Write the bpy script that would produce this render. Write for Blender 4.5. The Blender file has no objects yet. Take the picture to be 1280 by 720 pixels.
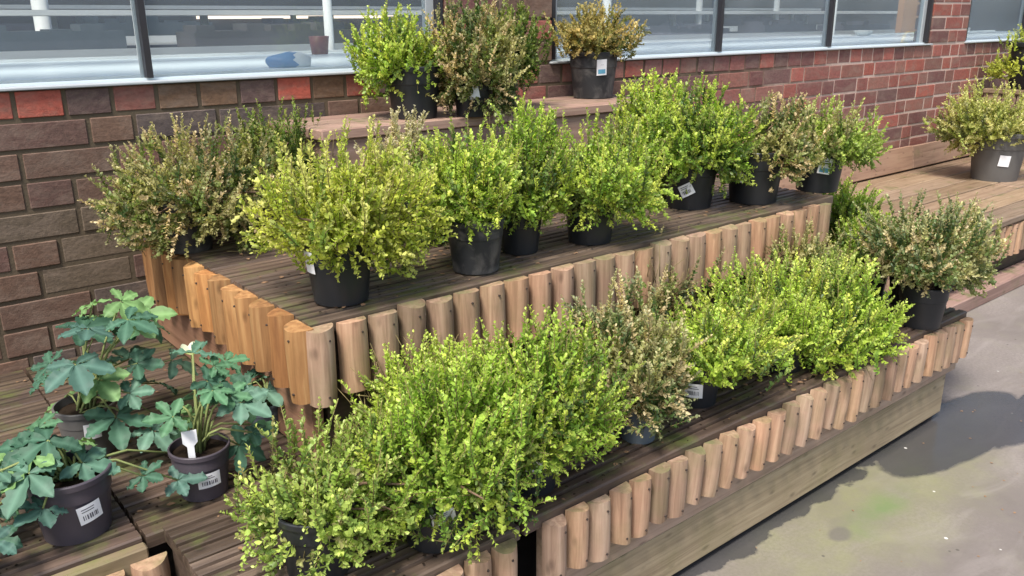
import bpy, bmesh, math, random
import numpy as np
from mathutils import Vector, Matrix

rnd = random.Random(7)
S = bpy.context.scene
COL = S.collection

# ------------------------------------------------------------------ camera
cd = bpy.data.cameras.new('camera'); cam = bpy.data.objects.new('camera', cd); COL.objects.link(cam)
f_px = 1060.0
vx = np.array([1348., -345., f_px]); vx /= np.linalg.norm(vx)
vz = -np.array([22., 3344., f_px]); vz /= np.linalg.norm(vz)
vx -= vz * vx.dot(vz); vx /= np.linalg.norm(vx)
vy = np.cross(vz, vx)
Rm = np.stack([vx, vy, vz])
right, up, back = Rm[:, 0], -Rm[:, 1], -Rm[:, 2]
cam.matrix_world = Matrix(((right[0], up[0], back[0], 0), (right[1], up[1], back[1], 0), (right[2], up[2], back[2], 1.2), (0, 0, 0, 1)))
cd.sensor_width = 36; cd.sensor_fit = 'HORIZONTAL'; cd.lens = 36 * f_px / 1280
cd.clip_start = .02; cd.clip_end = 500
S.camera = cam

# ------------------------------------------------------------------ material helpers
def mat(name):
    m = bpy.data.materials.new(name); m.use_nodes = True
    nt = m.node_tree; nt.nodes.clear()
    return m, nt
def N(nt, typ, **k):
    n = nt.nodes.new(typ)
    for a, v in k.items():
        if a.startswith('i_'):
            key = a[2:]; key = int(key) if key.isdigit() else key.replace('_', ' ')
            n.inputs[key].default_value = v
        else: setattr(n, a, v)
    return n
def L(nt, a, b): nt.links.new(a, b)
def ramp(nt, fac, stops, interp='LINEAR'):
    r = N(nt, 'ShaderNodeValToRGB'); r.color_ramp.interpolation = interp
    el = r.color_ramp.elements
    while len(el) < len(stops): el.new(.5)
    for e, (p, c) in zip(el, stops):
        e.position = p; e.color = c if len(c) == 4 else (*c, 1)
    L(nt, fac, r.inputs[0]); return r.outputs[0]
def mixc(nt, fac, a, b, mode='MIX'):
    m = N(nt, 'ShaderNodeMix', data_type='RGBA', blend_type=mode)
    for v, sock in ((fac, m.inputs[0]), (a, m.inputs[6]), (b, m.inputs[7])):
        if isinstance(v, (int, float)): sock.default_value = v
        elif isinstance(v, tuple): sock.default_value = (*v, 1) if len(v) == 3 else v
        else: L(nt, v, sock)
    return m.outputs[2]
def noise(nt, vec, scale, detail=4, rough=.55, sc=None, dist=0):
    if sc is not None:
        mp = N(nt, 'ShaderNodeMapping'); mp.inputs['Scale'].default_value = sc
        L(nt, vec, mp.inputs[0]); vec = mp.outputs[0]
    n = N(nt, 'ShaderNodeTexNoise'); n.inputs['Scale'].default_value = scale
    n.inputs['Detail'].default_value = detail; n.inputs['Roughness'].default_value = rough
    n.inputs['Distortion'].default_value = dist
    L(nt, vec, n.inputs['Vector']); return n.outputs[0]
def math_(nt, op, a, b=None, c=None, clamp=False):
    m = N(nt, 'ShaderNodeMath', operation=op, use_clamp=clamp)
    for v, s in ((a, m.inputs[0]), (b, m.inputs[1]), (c, m.inputs[2])):
        if v is None: continue
        if isinstance(v, (int, float)): s.default_value = v
        else: L(nt, v, s)
    return m.outputs[0]
def bump(nt, h, strength=.3, dist=.002):
    b = N(nt, 'ShaderNodeBump'); b.inputs['Strength'].default_value = strength; b.inputs['Distance'].default_value = dist
    L(nt, h, b.inputs['Height']); return b.outputs[0]
def finish(nt, color, rough=.7, normal=None, spec=.4, metallic=0):
    p = N(nt, 'ShaderNodeBsdfPrincipled')
    for v, s in ((color, p.inputs['Base Color']), (rough, p.inputs['Roughness'])):
        if isinstance(v, tuple): s.default_value = (*v, 1)
        elif isinstance(v, (int, float)): s.default_value = v
        else: L(nt, v, s)
    p.inputs['Specular IOR Level'].default_value = spec; p.inputs['Metallic'].default_value = metallic
    if normal is not None: L(nt, normal, p.inputs['Normal'])
    o = N(nt, 'ShaderNodeOutputMaterial'); L(nt, p.outputs[0], o.inputs[0]); return p
def objco(nt): return N(nt, 'ShaderNodeTexCoord').outputs['Object']
def geo_n(nt):
    g = N(nt, 'ShaderNodeNewGeometry'); s = N(nt, 'ShaderNodeSeparateXYZ'); L(nt, g.outputs['Normal'], s.inputs[0]); return s.outputs

def plain(name, c, rough=.5, var=.25, scale=25, spec=.4, bstr=.1):
    m, nt = mat(name); v = objco(nt)
    n = noise(nt, v, scale, 5)
    col = mixc(nt, n, tuple(x * (1 - var) for x in c), tuple(min(1, x * (1 + var)) for x in c))
    finish(nt, col, rough, bump(nt, n, bstr, .002), spec); return m

def wood(name, dark, mid, light, axis=(3, 60, 60), rough=.72, moss=0.0, tint=True, mosscol=(.09, .11, .03), objvar=.0, wet=0):
    m, nt = mat(name); v = objco(nt)
    if objvar:
        oi = N(nt, 'ShaderNodeObjectInfo'); ad = N(nt, 'ShaderNodeVectorMath', operation='ADD'); L(nt, v, ad.inputs[0])
        cb = N(nt, 'ShaderNodeCombineXYZ')
        for i in range(3): L(nt, math_(nt, 'MULTIPLY', oi.outputs['Random'], 7.3 + i * 3.1), cb.inputs[i])
        L(nt, cb.outputs[0], ad.inputs[1]); v = ad.outputs[0]
    g = noise(nt, v, 1.0, 6, .6, sc=axis, dist=.6)
    big = noise(nt, v, 4.0, 3, .5)
    col = ramp(nt, g, [(.25, dark), (.5, mid), (.78, light)])
    col = mixc(nt, math_(nt, 'MULTIPLY', big, .5), col, dark)
    # knots and cracks
    vo = N(nt, 'ShaderNodeTexVoronoi'); vo.inputs['Scale'].default_value = 1
    mp = N(nt, 'ShaderNodeMapping'); mp.inputs['Scale'].default_value = tuple(12 if a < 10 else 26 for a in axis)
    L(nt, v, mp.inputs[0]); L(nt, mp.outputs[0], vo.inputs['Vector'])
    kn = ramp(nt, vo.outputs['Distance'], [(.06, (1, 1, 1)), (.2, (0, 0, 0))])
    col = mixc(nt, math_(nt, 'MULTIPLY', kn, .55), col, tuple(x * .5 for x in dark))
    if tint:
        a = N(nt, 'ShaderNodeAttribute', attribute_name='tint')
        col = mixc(nt, 1.0, col, a.outputs['Color'], 'MULTIPLY')
    if objvar:
        tv = ramp(nt, oi.outputs['Random'], [(0, (.38, .34, .30)), (.12, (1.5, 1.5, 1.35)), (.25, (.55, .48, .42)), (.37, (1.3, 1.15, .9)), (.5, (.8, .72, .7)), (.62, (1.55, 1.6, 1.4)), (.75, (.6, .55, .5)), (.88, (1.15, 1.2, 1.1)), (1, (.85, .8, .75))] if objvar > 1 else [(0, (.62, .58, .55)), (.2, (.95, .92, .85)), (.4, (1.25, 1.12, .95)), (.6, (.85, .85, .82)), (.8, (1.2, 1.0, .82)), (1, (1.05, 1.08, 1.05))])
        col = mixc(nt, 1.0, col, tv, 'MULTIPLY')
    if moss > 0:
        nz = geo_n(nt)[2]
        mn = noise(nt, v, 9, 5, .65)
        mk = ramp(nt, mn, [(.62 - .35 * moss, (0, 0, 0)), (.75 - .2 * moss, (1, 1, 1))])
        upm = math_(nt, 'MULTIPLY_ADD', nz, .7, .35, clamp=True)
        col = mixc(nt, math_(nt, 'MULTIPLY', math_(nt, 'MULTIPLY', mk, upm), .8), col, mosscol)
    h = math_(nt, 'ADD', g, math_(nt, 'MULTIPLY', kn, -.4))
    r = rough
    if wet:
        r = math_(nt, 'MULTIPLY_ADD', big, -.5, rough + .15)
    finish(nt, col, r, bump(nt, h, .5, .0025), .35); return m

def vcol(name, rough=.7, attr='tint', bscale=60, bstr=.4, bd=.003, stretch=None, var=.35, stain=.0):
    m, nt = mat(name); v = objco(nt)
    a = N(nt, 'ShaderNodeAttribute', attribute_name=attr)
    n = noise(nt, v, bscale, 6, .65, sc=stretch)
    n2 = noise(nt, v, 9, 4, .6)
    col = mixc(nt, n, mixc(nt, 1.0, a.outputs['Color'], (1 - var,) * 3, 'MULTIPLY'), mixc(nt, 1.0, a.outputs['Color'], (1 + var,) * 3, 'MULTIPLY'))
    st = ramp(nt, noise(nt, v, 14, 6, .7, sc=(.6, 1, 1.3), dist=.6), [(.46, (0, 0, 0)), (.68, (1, 1, 1))])
    col = mixc(nt, math_(nt, 'MULTIPLY', n2, .30), col, (.10, .085, .07))
    col = mixc(nt, math_(nt, 'MULTIPLY', st, stain), col, (.24, .18, .14))
    finish(nt, col, rough, bump(nt, n, bstr, bd), .25); return m

def leafmat(name, rough=.42, trans=.42, spec=.35):
    m, nt = mat(name)
    a = N(nt, 'ShaderNodeAttribute', attribute_name='tint')
    p = N(nt, 'ShaderNodeBsdfPrincipled'); L(nt, a.outputs['Color'], p.inputs['Base Color'])
    p.inputs['Roughness'].default_value = rough; p.inputs['Specular IOR Level'].default_value = spec
    t = N(nt, 'ShaderNodeBsdfTranslucent')
    L(nt, mixc(nt, 1.0, a.outputs['Color'], (1.3, 1.35, .8), 'MULTIPLY'), t.inputs['Color'])
    mx = N(nt, 'ShaderNodeMixShader'); mx.inputs[0].default_value = trans
    L(nt, p.outputs[0], mx.inputs[1]); L(nt, t.outputs[0], mx.inputs[2])
    o = N(nt, 'ShaderNodeOutputMaterial'); L(nt, mx.outputs[0], o.inputs[0]); return m

M = {}
M['deck'] = wood('weathered_decking', (.036, .025, .019), (.098, .069, .051), (.215, .156, .115), moss=.3, rough=.55, wet=1)
M['deck_side'] = wood('pale_riser_boards', (.22, .158, .115), (.37, .28, .205), (.49, .385, .295), axis=(3, 70, 70), moss=.42, mosscol=(.16, .15, .06))
M['riser_dark'] = wood('dark_riser_boards', (.03, .02, .014), (.07, .045, .03), (.12, .08, .055), moss=.2)
M['side_board'] = wood('side_riser_boards', (.13, .07, .04), (.25, .14, .085), (.33, .2, .13), axis=(50, 3, 50), moss=.15)
M['deck_tan'] = wood('worn_tan_planks', (.12, .08, .05), (.25, .175, .115), (.36, .27, .19), moss=.15, rough=.6, wet=1)
M['log'] = wood('half_log_wood', (.18, .108, .077), (.37, .25, .185), (.56, .41, .315), axis=(80, 80, 5), moss=.6, tint=False, mosscol=(.13, .14, .055), objvar=1)
M['log_side'] = wood('orange_half_log_wood', (.17, .078, .032), (.37, .195, .085), (.56, .35, .17), axis=(60, 60, 4), moss=.2, tint=False, mosscol=(.16, .10, .03), objvar=2)
M['top_slab'] = wood('red_brown_top_boards', (.16, .095, .075), (.32, .21, .165), (.45, .32, .26), moss=.2)
M['skirting'] = wood('timber_skirting', (.17, .10, .07), (.30, .19, .13), (.38, .26, .18), axis=(3, 45, 45), moss=.2)
M['brick'] = vcol('brick', .8, bscale=95, bstr=.75, bd=.0025, stretch=(.8, 1, 1.1), var=.65, stain=.5)
def mortar():
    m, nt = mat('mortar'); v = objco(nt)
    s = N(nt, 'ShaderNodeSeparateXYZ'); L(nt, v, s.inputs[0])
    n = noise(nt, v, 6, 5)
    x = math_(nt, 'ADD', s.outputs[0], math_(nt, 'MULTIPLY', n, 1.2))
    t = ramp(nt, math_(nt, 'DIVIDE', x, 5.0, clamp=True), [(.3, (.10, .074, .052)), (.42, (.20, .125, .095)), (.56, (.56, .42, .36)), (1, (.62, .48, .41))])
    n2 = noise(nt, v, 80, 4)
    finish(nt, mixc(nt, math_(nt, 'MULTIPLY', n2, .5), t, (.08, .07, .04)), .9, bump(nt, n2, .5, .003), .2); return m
M['mortar'] = mortar()
M['pot'] = plain('black_plastic', (.016, .017, .02), .42, .3, 14, .45, .05)
def dusty():
    m, nt = mat('dusty_black_plastic'); v = objco(nt)
    n = noise(nt, v, 16, 5, .6, dist=.8)
    k = ramp(nt, n, [(.45, (0, 0, 0)), (.72, (1, 1, 1))])
    finish(nt, mixc(nt, math_(nt, 'MULTIPLY', k, .7), (.02, .021, .024), (.15, .14, .13)), .55, None, .4); return m
M['pot_dusty'] = dusty()
M['pot_grey'] = plain('grey_plastic', (.105, .10, .095), .5, .2, 12)
M['pot_purple'] = plain('purplish_black_plastic', (.062, .052, .064), .45, .2, 12)
M['pot_slate'] = plain('slate_grey_plastic', (.10, .12, .14), .45, .2, 12)
M['nail'] = plain('rusty_nail', (.045, .03, .024), .6, .2, 30)
M['soil'] = plain('potting_soil', (.022, .015, .010), .95, .6, 90, .1, .8)
M['label'] = plain('white_label', (.78, .78, .80), .5, .05, 20)
M['print'] = plain('label_print', (.10, .10, .12), .6, .1, 20)
M['print_blue'] = plain('label_print_blue', (.12, .35, .50), .6, .1, 20)
M['leaf'] = leafmat('small_leaf', .42, .36)
M['bigleaf'] = leafmat('broad_leaf', .55, .22, .25)
M['stem'] = vcol('stem', .7, bscale=120)
M['petal'] = leafmat('petal', .5, .4)
M['rail'] = plain('pale_frame', (.66, .69, .72), .4, .06, 8, .5, .03)
M['sill'] = plain('dull_sill', (.36, .385, .40), .55, .12, 12, .5, .05)
M['grey_frame'] = plain('grey_frame', (.36, .38, .39), .4, .08, 8, .5, .03)
M['black_frame'] = plain('black_frame', (.022, .02, .024), .35, .1, 8, .5, .03)
M['render_dark'] = plain('dark_board', (.10, .095, .10), .8, .2, 4)
M['shop_wall'] = plain('shop_wall', (.055, .055, .065), .8, .25, 2)
M['bench_top'] = plain('pale_bench_top', (.66, .74, .77), .35, .08, 3, .5, .05)
M['bench_dark'] = plain('dark_matting', (.09, .09, .115), .7, .35, 6)
M['white_paint'] = plain('white_paint', (.74, .75, .74), .45, .06, 5)
M['cream_paint'] = plain('cream_paint', (.62, .59, .50), .5, .08, 5)
M['floor_in'] = plain('shop_floor', (.40, .41, .42), .5, .15, 3)
M['tan_panel'] = plain('tan_panel', (.42, .21, .09), .7, .15, 6)
M['blue_plastic'] = plain('blue_plastic', (.12, .26, .48), .4, .2, 10)
M['red_plastic'] = plain('red_plastic', (.22, .07, .075), .4, .2, 10)
M['yellow_hose'] = plain('yellow_plastic', (.72, .50, .04), .4, .1, 10)
M['dead_leaf'] = plain('dead_leaf', (.22, .13, .07), .8, .4, 40)
def lampmat():
    m, nt = mat('warm_strip_lamp'); e = N(nt, 'ShaderNodeEmission'); e.inputs[0].default_value = (1, .78, .62, 1); e.inputs[1].default_value = 1.1
    o = N(nt, 'ShaderNodeOutputMaterial'); L(nt, e.outputs[0], o.inputs[0]); return m
M['lamp'] = lampmat()
def glassmat():
    m, nt = mat('window_glass'); t = N(nt, 'ShaderNodeBsdfTransparent'); t.inputs[0].default_value = (.93, .96, .96, 1)
    g = N(nt, 'ShaderNodeBsdfGlossy'); g.inputs['Roughness'].default_value = .02; g.inputs[0].default_value = (.9, .95, 1, 1)
    fr = N(nt, 'ShaderNodeFresnel'); fr.inputs[0].default_value = 1.5
    fac = math_(nt, 'MULTIPLY_ADD', fr.outputs[0], .38, .015, clamp=True)
    mx = N(nt, 'ShaderNodeMixShader'); L(nt, fac, mx.inputs[0]); L(nt, t.outputs[0], mx.inputs[1]); L(nt, g.outputs[0], mx.inputs[2])
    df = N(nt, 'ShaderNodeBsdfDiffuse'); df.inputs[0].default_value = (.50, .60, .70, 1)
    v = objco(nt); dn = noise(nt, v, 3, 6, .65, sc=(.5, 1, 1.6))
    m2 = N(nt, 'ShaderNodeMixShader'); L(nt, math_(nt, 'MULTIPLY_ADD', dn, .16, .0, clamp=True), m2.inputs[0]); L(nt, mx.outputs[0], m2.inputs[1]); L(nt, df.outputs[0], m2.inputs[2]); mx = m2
    o = N(nt, 'ShaderNodeOutputMaterial'); L(nt, mx.outputs[0], o.inputs[0]); return m
M['glass'] = glassmat()

def concrete():
    m, nt = mat('damp_concrete'); v = objco(nt)
    s = N(nt, 'ShaderNodeSeparateXYZ'); L(nt, v, s.inputs[0]); X, Y = s.outputs[0], s.outputs[1]
    big = noise(nt, v, 2.2, 5, .6, dist=.4); fine = noise(nt, v, 110, 6, .75); mid = noise(nt, v, 9, 5, .6)
    col = ramp(nt, big, [(.25, (.112, .094, .084)), (.5, (.165, .140, .127)), (.75, (.222, .192, .177))])
    col = mixc(nt, ramp(nt, fine, [(.42, (0, 0, 0)), (.60, (.85, .85, .85))]), col, (.14, .122, .108))
    streak = noise(nt, v, 1, 5, .6, sc=(3, 9, 1), dist=1.2)
    col = mixc(nt, ramp(nt, streak, [(.5, (0, 0, 0)), (.75, (.40, .40, .40))]), col, (.27, .238, .222))
    col = mixc(nt, math_(nt, 'MULTIPLY', ramp(nt, mid, [(.5, (0, 0, 0)), (.7, (1, 1, 1))]), .25), col, (.20, .19, .13))
    edge = noise(nt, v, 7, 5, .6); edge2 = noise(nt, v, 30, 4, .6)
    wob = math_(nt, 'ADD', math_(nt, 'MULTIPLY_ADD', edge, .20, -.10), math_(nt, 'MULTIPLY_ADD', edge2, .012, -.006))
    def ell(cx, cy, rx, ry, soft, w=1.0):
        dx = math_(nt, 'DIVIDE', math_(nt, 'SUBTRACT', X, cx), rx); dy = math_(nt, 'DIVIDE', math_(nt, 'SUBTRACT', Y, cy), ry)
        d = math_(nt, 'SQRT', math_(nt, 'ADD', math_(nt, 'MULTIPLY', dx, dx), math_(nt, 'MULTIPLY', dy, dy)))
        d = math_(nt, 'ADD', d, math_(nt, 'MULTIPLY', wob, w / min(rx, ry) * .5))
        mr = N(nt, 'ShaderNodeMapRange', interpolation_type='SMOOTHSTEP'); L(nt, d, mr.inputs[0])
        mr.inputs[1].default_value = 1 - soft; mr.inputs[2].default_value = 1 + soft; mr.inputs[3].default_value = 1; mr.inputs[4].default_value = 0
        return mr.outputs[0]
    # algae beside the staging
    alg = math_(nt, 'MULTIPLY', ell(1.92, .90, .5, .16, .8), math_(nt, 'MULTIPLY_ADD', mid, 1.2, -.05, clamp=True))
    col = mixc(nt, math_(nt, 'MULTIPLY', alg, .75), col, (.19, .20, .07))
    col = mixc(nt, math_(nt, 'MULTIPLY', math_(nt, 'MULTIPLY', ell(1.93, .86, .11, .04, .8), ramp(nt, mid, [(.35, (.25, .25, .25)), (.62, (1, 1, 1))])), .7), col, (.10, .155, .055))
    # darker, smoother strip along the staging, and a wet pool by its right end
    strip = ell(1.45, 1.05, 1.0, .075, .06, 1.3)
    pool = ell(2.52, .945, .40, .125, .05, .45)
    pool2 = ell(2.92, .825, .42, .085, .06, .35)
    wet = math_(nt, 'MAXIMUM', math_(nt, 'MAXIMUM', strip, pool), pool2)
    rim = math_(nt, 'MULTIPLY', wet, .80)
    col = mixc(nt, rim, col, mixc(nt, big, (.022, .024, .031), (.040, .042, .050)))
    # spots
    col = mixc(nt, math_(nt, 'MULTIPLY', ell(1.745, .875, .035, .022, .3, .3), .7), col, (.10, .09, .08))
    col = mixc(nt, math_(nt, 'MULTIPLY', ell(1.80, .90, .04, .02, .5, .3), .35), col, (.12, .11, .09))
    vo = N(nt, 'ShaderNodeTexVoronoi'); vo.inputs['Scale'].default_value = 11; L(nt, v, vo.inputs['Vector'])
    sp = ramp(nt, vo.outputs['Distance'], [(.035, (1, 1, 1)), (.055, (0, 0, 0))])
    col = mixc(nt, math_(nt, 'MULTIPLY', sp, .8), col, mixc(nt, ramp(nt, vo.outputs['Color'], [(.55, (0, 0, 0)), (.6, (1, 1, 1))]), (.07, .06, .05), (.66, .64, .6)))
    r = math_(nt, 'MULTIPLY_ADD', wet, -.60, .78)
    r = math_(nt, 'ADD', r, math_(nt, 'MULTIPLY_ADD', mid, .2, -.1))
    nb = N(nt, 'ShaderNodeBump'); nb.inputs['Distance'].default_value = .002
    L(nt, math_(nt, 'MULTIPLY_ADD', wet, -.22, .3), nb.inputs['Strength']); L(nt, fine, nb.inputs['Height'])
    finish(nt, col, r, nb.outputs[0], .45); return m
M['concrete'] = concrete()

# ------------------------------------------------------------------ mesh helpers
class MB:
    def __init__(s): s.v = []; s.f = []; s.c = []; s.m = []
    def add(s, vs, fs, col=(1, 1, 1), mi=0):
        o = len(s.v); s.v += [tuple(p) for p in vs]; s.c += [col] * len(vs)
        s.f += [tuple(i + o for i in q) for q in fs]; s.m += [mi] * len(fs)
    def box(s, x0, x1, y0, y1, z0, z1, col=(1, 1, 1), ch=0, mi=0):
        if ch:
            bm = bmesh.new(); bmesh.ops.create_cube(bm, size=1)
            for q in bm.verts: q.co = Vector(((x0 + x1) / 2 + q.co.x * (x1 - x0), (y0 + y1) / 2 + q.co.y * (y1 - y0), (z0 + z1) / 2 + q.co.z * (z1 - z0)))
            bmesh.ops.bevel(bm, geom=list(bm.edges), offset=ch, segments=1, affect='EDGES')
            bm.verts.index_update()
            s.add([q.co for q in bm.verts], [[q.index for q in fa.verts] for fa in bm.faces], col, mi); bm.free(); return
        s.add([(x0, y0, z0), (x1, y0, z0), (x1, y1, z0), (x0, y1, z0), (x0, y0, z1), (x1, y0, z1), (x1, y1, z1), (x0, y1, z1)],
              [(3, 2, 1, 0), (4, 5, 6, 7), (0, 1, 5, 4), (1, 2, 6, 5), (2, 3, 7, 6), (3, 0, 4, 7)], col, mi)
    def tube(s, pts, rad, n=6, col=(1, 1, 1), mi=0):
        pts = [Vector(p) for p in pts]; rings = []
        for i, p in enumerate(pts):
            d = (pts[min(i + 1, len(pts) - 1)] - pts[max(i - 1, 0)]).normalized()
            a = d.orthogonal().normalized(); b = d.cross(a); r = rad[i] if isinstance(rad, (list, tuple)) else rad
            rings.append([p + (a * math.cos(t) + b * math.sin(t)) * r for t in [2 * math.pi * k / n for k in range(n)]])
        vs = [q for r in rings for q in r]; fs = []
        for i in range(len(pts) - 1):
            for k in range(n): fs.append((i * n + k, i * n + (k + 1) % n, (i + 1) * n + (k + 1) % n, (i + 1) * n + k))
        fs.append(tuple(range(n - 1, -1, -1))); fs.append(tuple((len(pts) - 1) * n + k for k in range(n)))
        s.add(vs, fs, col, mi)
    def lathe(s, prof, n=32, col=(1, 1, 1), mi=0, close=True):
        vs = []; fs = []
        for (r, z) in prof:
            for k in range(n): t = 2 * math.pi * k / n; vs.append((r * math.cos(t), r * math.sin(t), z))
        for i in range(len(prof) - 1):
            for k in range(n): fs.append((i * n + k, i * n + (k + 1) % n, (i + 1) * n + (k + 1) % n, (i + 1) * n + k))
        if close: fs.append(tuple(range(n - 1, -1, -1)))
        s.add(vs, fs, col, mi)
    def build(s, name, mats, parent=None, smooth=False, loc=None):
        me = bpy.data.meshes.new(name); me.from_pydata(s.v, [], s.f)
        for m in (mats if isinstance(mats, (list, tuple)) else [mats]): me.materials.append(m)
        if max(s.m, default=0): me.polygons.foreach_set('material_index', s.m)
        at = me.color_attributes.new('tint', 'FLOAT_COLOR', 'POINT')
        at.data.foreach_set('color', np.c_[np.array(s.c, float), np.ones(len(s.c))].astype(np.float32).ravel())
        if smooth: me.polygons.foreach_set('use_smooth', [True] * len(me.polygons))
        me.update()
        return link(name, me, parent, loc)
def link(name, me, parent=None, loc=None):
    o = bpy.data.objects.new(name, me); COL.objects.link(o)
    if parent is not None: o.parent = parent
    if loc is not None: o.location = loc
    return o
def tag(o, label=None, cat=None, group=None, kind=None):
    if label: o['label'] = label
    if cat: o['category'] = cat
    if group: o['group'] = group
    if kind: o['kind'] = kind
    return o
def empty(name, loc, label, cat, group=None):
    o = bpy.data.objects.new(name, None); COL.objects.link(o); o.location = loc; o.empty_display_size = .1
    return tag(o, label, cat, group)
def smooth_by_angle(o, ang=35):
    me = o.data; me.polygons.foreach_set('use_smooth', [True] * len(me.polygons))
    bm = bmesh.new(); bm.from_mesh(me)
    for e in bm.edges:
        if len(e.link_faces) == 2 and e.calc_face_angle(0) > math.radians(ang): e.smooth = False
    bm.to_mesh(me); bm.free()

def tintv(a=.12): k = 1 + rnd.uniform(-a, a) * 2; return (k * (1 + rnd.uniform(-.04, .04)), k, k * (1 + rnd.uniform(-.06, .06)))

def groove_board(mb, x0, x1, y0, y1, z1, thick=.026, pitch=.0265, depth=.009, col=(1, 1, 1)):
    """a grooved decking board running along X"""
    n = max(2, int(round((y1 - y0) / pitch))); p = (y1 - y0) / n; top = []; g_ = .36
    for i in range(n):
        a = y0 + i * p
        top += ([(a + .0005, z1 - depth), (a + p * g_ * .8, z1 - depth), (a + p * g_, z1 - .001), (a + p * (g_ + .08), z1), (a + p * .94, z1), (a + p * .99, z1 - .0015)] if i else [(a, z1 - .003), (a + .004, z1), (a + p * .94, z1), (a + p * .99, z1 - .0015)])
    top += [(y1, z1 - .002)]
    prof = top + [(y1, z1 - thick), (y0, z1 - thick)]
    jx0, jx1 = x0 + rnd.uniform(0, .004), x1 - rnd.uniform(0, .004); dz0, dz1 = rnd.uniform(-.0015, .0015), rnd.uniform(-.0015, .0015)
    k = len(prof); xs = [jx0 + (jx1 - jx0) * t for t in np.linspace(0, 1, max(2, int((x1 - x0) / .15)))]
    vs = []
    for x in xs:
        t = (x - x0) / (x1 - x0); w = dz0 * (1 - t) + dz1 * t + .0012 * math.sin(x * 5 + y0 * 40)
        vs += [(x, y, z + w) for y, z in prof]
    fs = []
    for i in range(len(xs) - 1):
        for j in range(k): fs.append((i * k + j, (i + 1) * k + j, (i + 1) * k + (j + 1) % k, i * k + (j + 1) % k))
    fs.append(tuple(range(k))); fs.append(tuple((len(xs) - 1) * k + j for j in range(k - 1, -1, -1)))
    mb.add(vs, fs, col)

# half-log meshes shared by all the log edgings
def log_mesh(name, r, h, m, seed):
    q = random.Random(seed); mb = MB(); n = 14; segs = 6
    ph = [q.uniform(0, 6.28) for _ in range(4)]
    rings = []
    for i in range(segs + 1):
        t = i / segs; z = -h + h * t
        k = 1.0 if i not in (0, segs) else .965
        rr = []
        for j in range(n + 1):
            a = math.pi + math.pi * j / n        # flat side towards +Y, round side towards -Y
            w = 1 + .022 * math.sin(3 * a + ph[0] + t) + .015 * math.sin(7 * a + ph[1] + 2 * t) + .018 * math.sin(4 * t + ph[2])
            rr.append((r * k * w * math.cos(a), 1.18 * r * k * w * math.sin(a), z + (.0025 * math.sin(a * 2 + ph[3]) if i in (0, segs) else 0)))
        rings.append(rr)
    vs = [p for rr in rings for p in rr]; k = n + 1; fs = []
    for i in range(segs):
        for j in range(n): fs.append((i * k + j, i * k + j + 1, (i + 1) * k + j + 1, (i + 1) * k + j))
        fs.append((i * k + n, i * k, (i + 1) * k, (i + 1) * k + n))
    fs.append(tuple(range(n, -1, -1))); fs.append(tuple(segs * k + j for j in range(k)))
    mb.add(vs, fs)
    for zn in (-.14 * h, -.88 * h):
        cx = q.uniform(-.25, .25) * r; cy = -1.20 * r * math.sqrt(max(0, 1 - (cx / r) ** 2)); o = len(mb.v)
        mb.add([(cx + .0022 * math.cos(k), cy - .0012, zn + .0022 * math.sin(k)) for k in [i * 6.283 / 7 for i in range(7)]] + [(cx + .0026 * math.cos(k), cy + .003, zn + .0026 * math.sin(k)) for k in [i * 6.283 / 7 for i in range(7)]],
               [tuple(range(7))] + [(i, 7 + i, 7 + (i + 1) % 7, (i + 1) % 7) for i in range(7)], mi=1)
    me = bpy.data.meshes.new(name); me.from_pydata(mb.v, [], mb.f); me.materials.append(m); me.materials.append(M['nail']); me.polygons.foreach_set('material_index', mb.m); me.update()
    bm = bmesh.new(); bm.from_mesh(me)
    bmesh.ops.recalc_face_normals(bm, faces=bm.faces)
    for fa in bm.faces: fa.smooth = True
    for e in bm.edges:
        if e.calc_face_angle(0) > .7: e.smooth = False
    bm.to_mesh(me); bm.free()
    return me
LOGS = [log_mesh('half_log', .0308, .15 + .004 * (i % 3 - 1), M['log'], 50 + i) for i in range(6)]
LOGS_S = [log_mesh('half_log_slim', .0252, .121 + .006 * (i % 3 - 1), M['log'], 70 + i) for i in range(6)]
LOGS_O = [log_mesh('half_log_orange', .0345, .15 + .01 * (i % 3 - 1), M['log_side'], 90 + i) for i in range(6)]
def put_log(parent, meshes, x, y, z, rz=0, lean=0):
    o = link('log', meshes[rnd.randrange(len(meshes))], parent, (x, y, z + rnd.uniform(-.004, .003)))
    o.rotation_euler = (rnd.uniform(-.02, .02), lean + rnd.uniform(-.018, .018), rz + rnd.uniform(-.05, .05))
    return o

# ------------------------------------------------------------------ ground
g = MB(); g.add([(-60, -60, 0), (60, -60, 0), (60, 60, 0), (-60, 60, 0)], [(0, 1, 2, 3)])
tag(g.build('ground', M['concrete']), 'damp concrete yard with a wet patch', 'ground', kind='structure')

# ------------------------------------------------------------------ building
WY = 2.40
bld = empty('brick_building', (2, WY, 0), 'low red brick building with long windows above a brick dado', 'building')
BL = Vector((-2, -WY, 0))     # children are built in world numbers and shifted by this
def pal(x, course_top, z):
    u = rnd.random(); t = min(1, max(0, (x - .9 + rnd.uniform(-.5, .5)) / 1.6))
    if course_top and x < 2.2:
        c = rnd.choice([(.34, .075, .05), (.30, .08, .055), (.15, .085, .05), (.20, .07, .055), (.10, .06, .055)])
    elif u > t:
        c = rnd.choice([(.115, .062, .05), (.14, .08, .055), (.095, .072, .062), (.16, .082, .062), (.135, .078, .056), (.115, .085, .058), (.082, .062, .058), (.17, .10, .075)])
    else:
        c = rnd.choice([(.30, .09, .07), (.25, .085, .07), (.20, .075, .065), (.16, .065, .06), (.27, .11, .085), (.33, .09, .065), (.23, .10, .08), (.14, .07, .065)])
    k = rnd.uniform(.85, 1.15); return tuple(v * k for v in c)
wall = MB()
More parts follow.
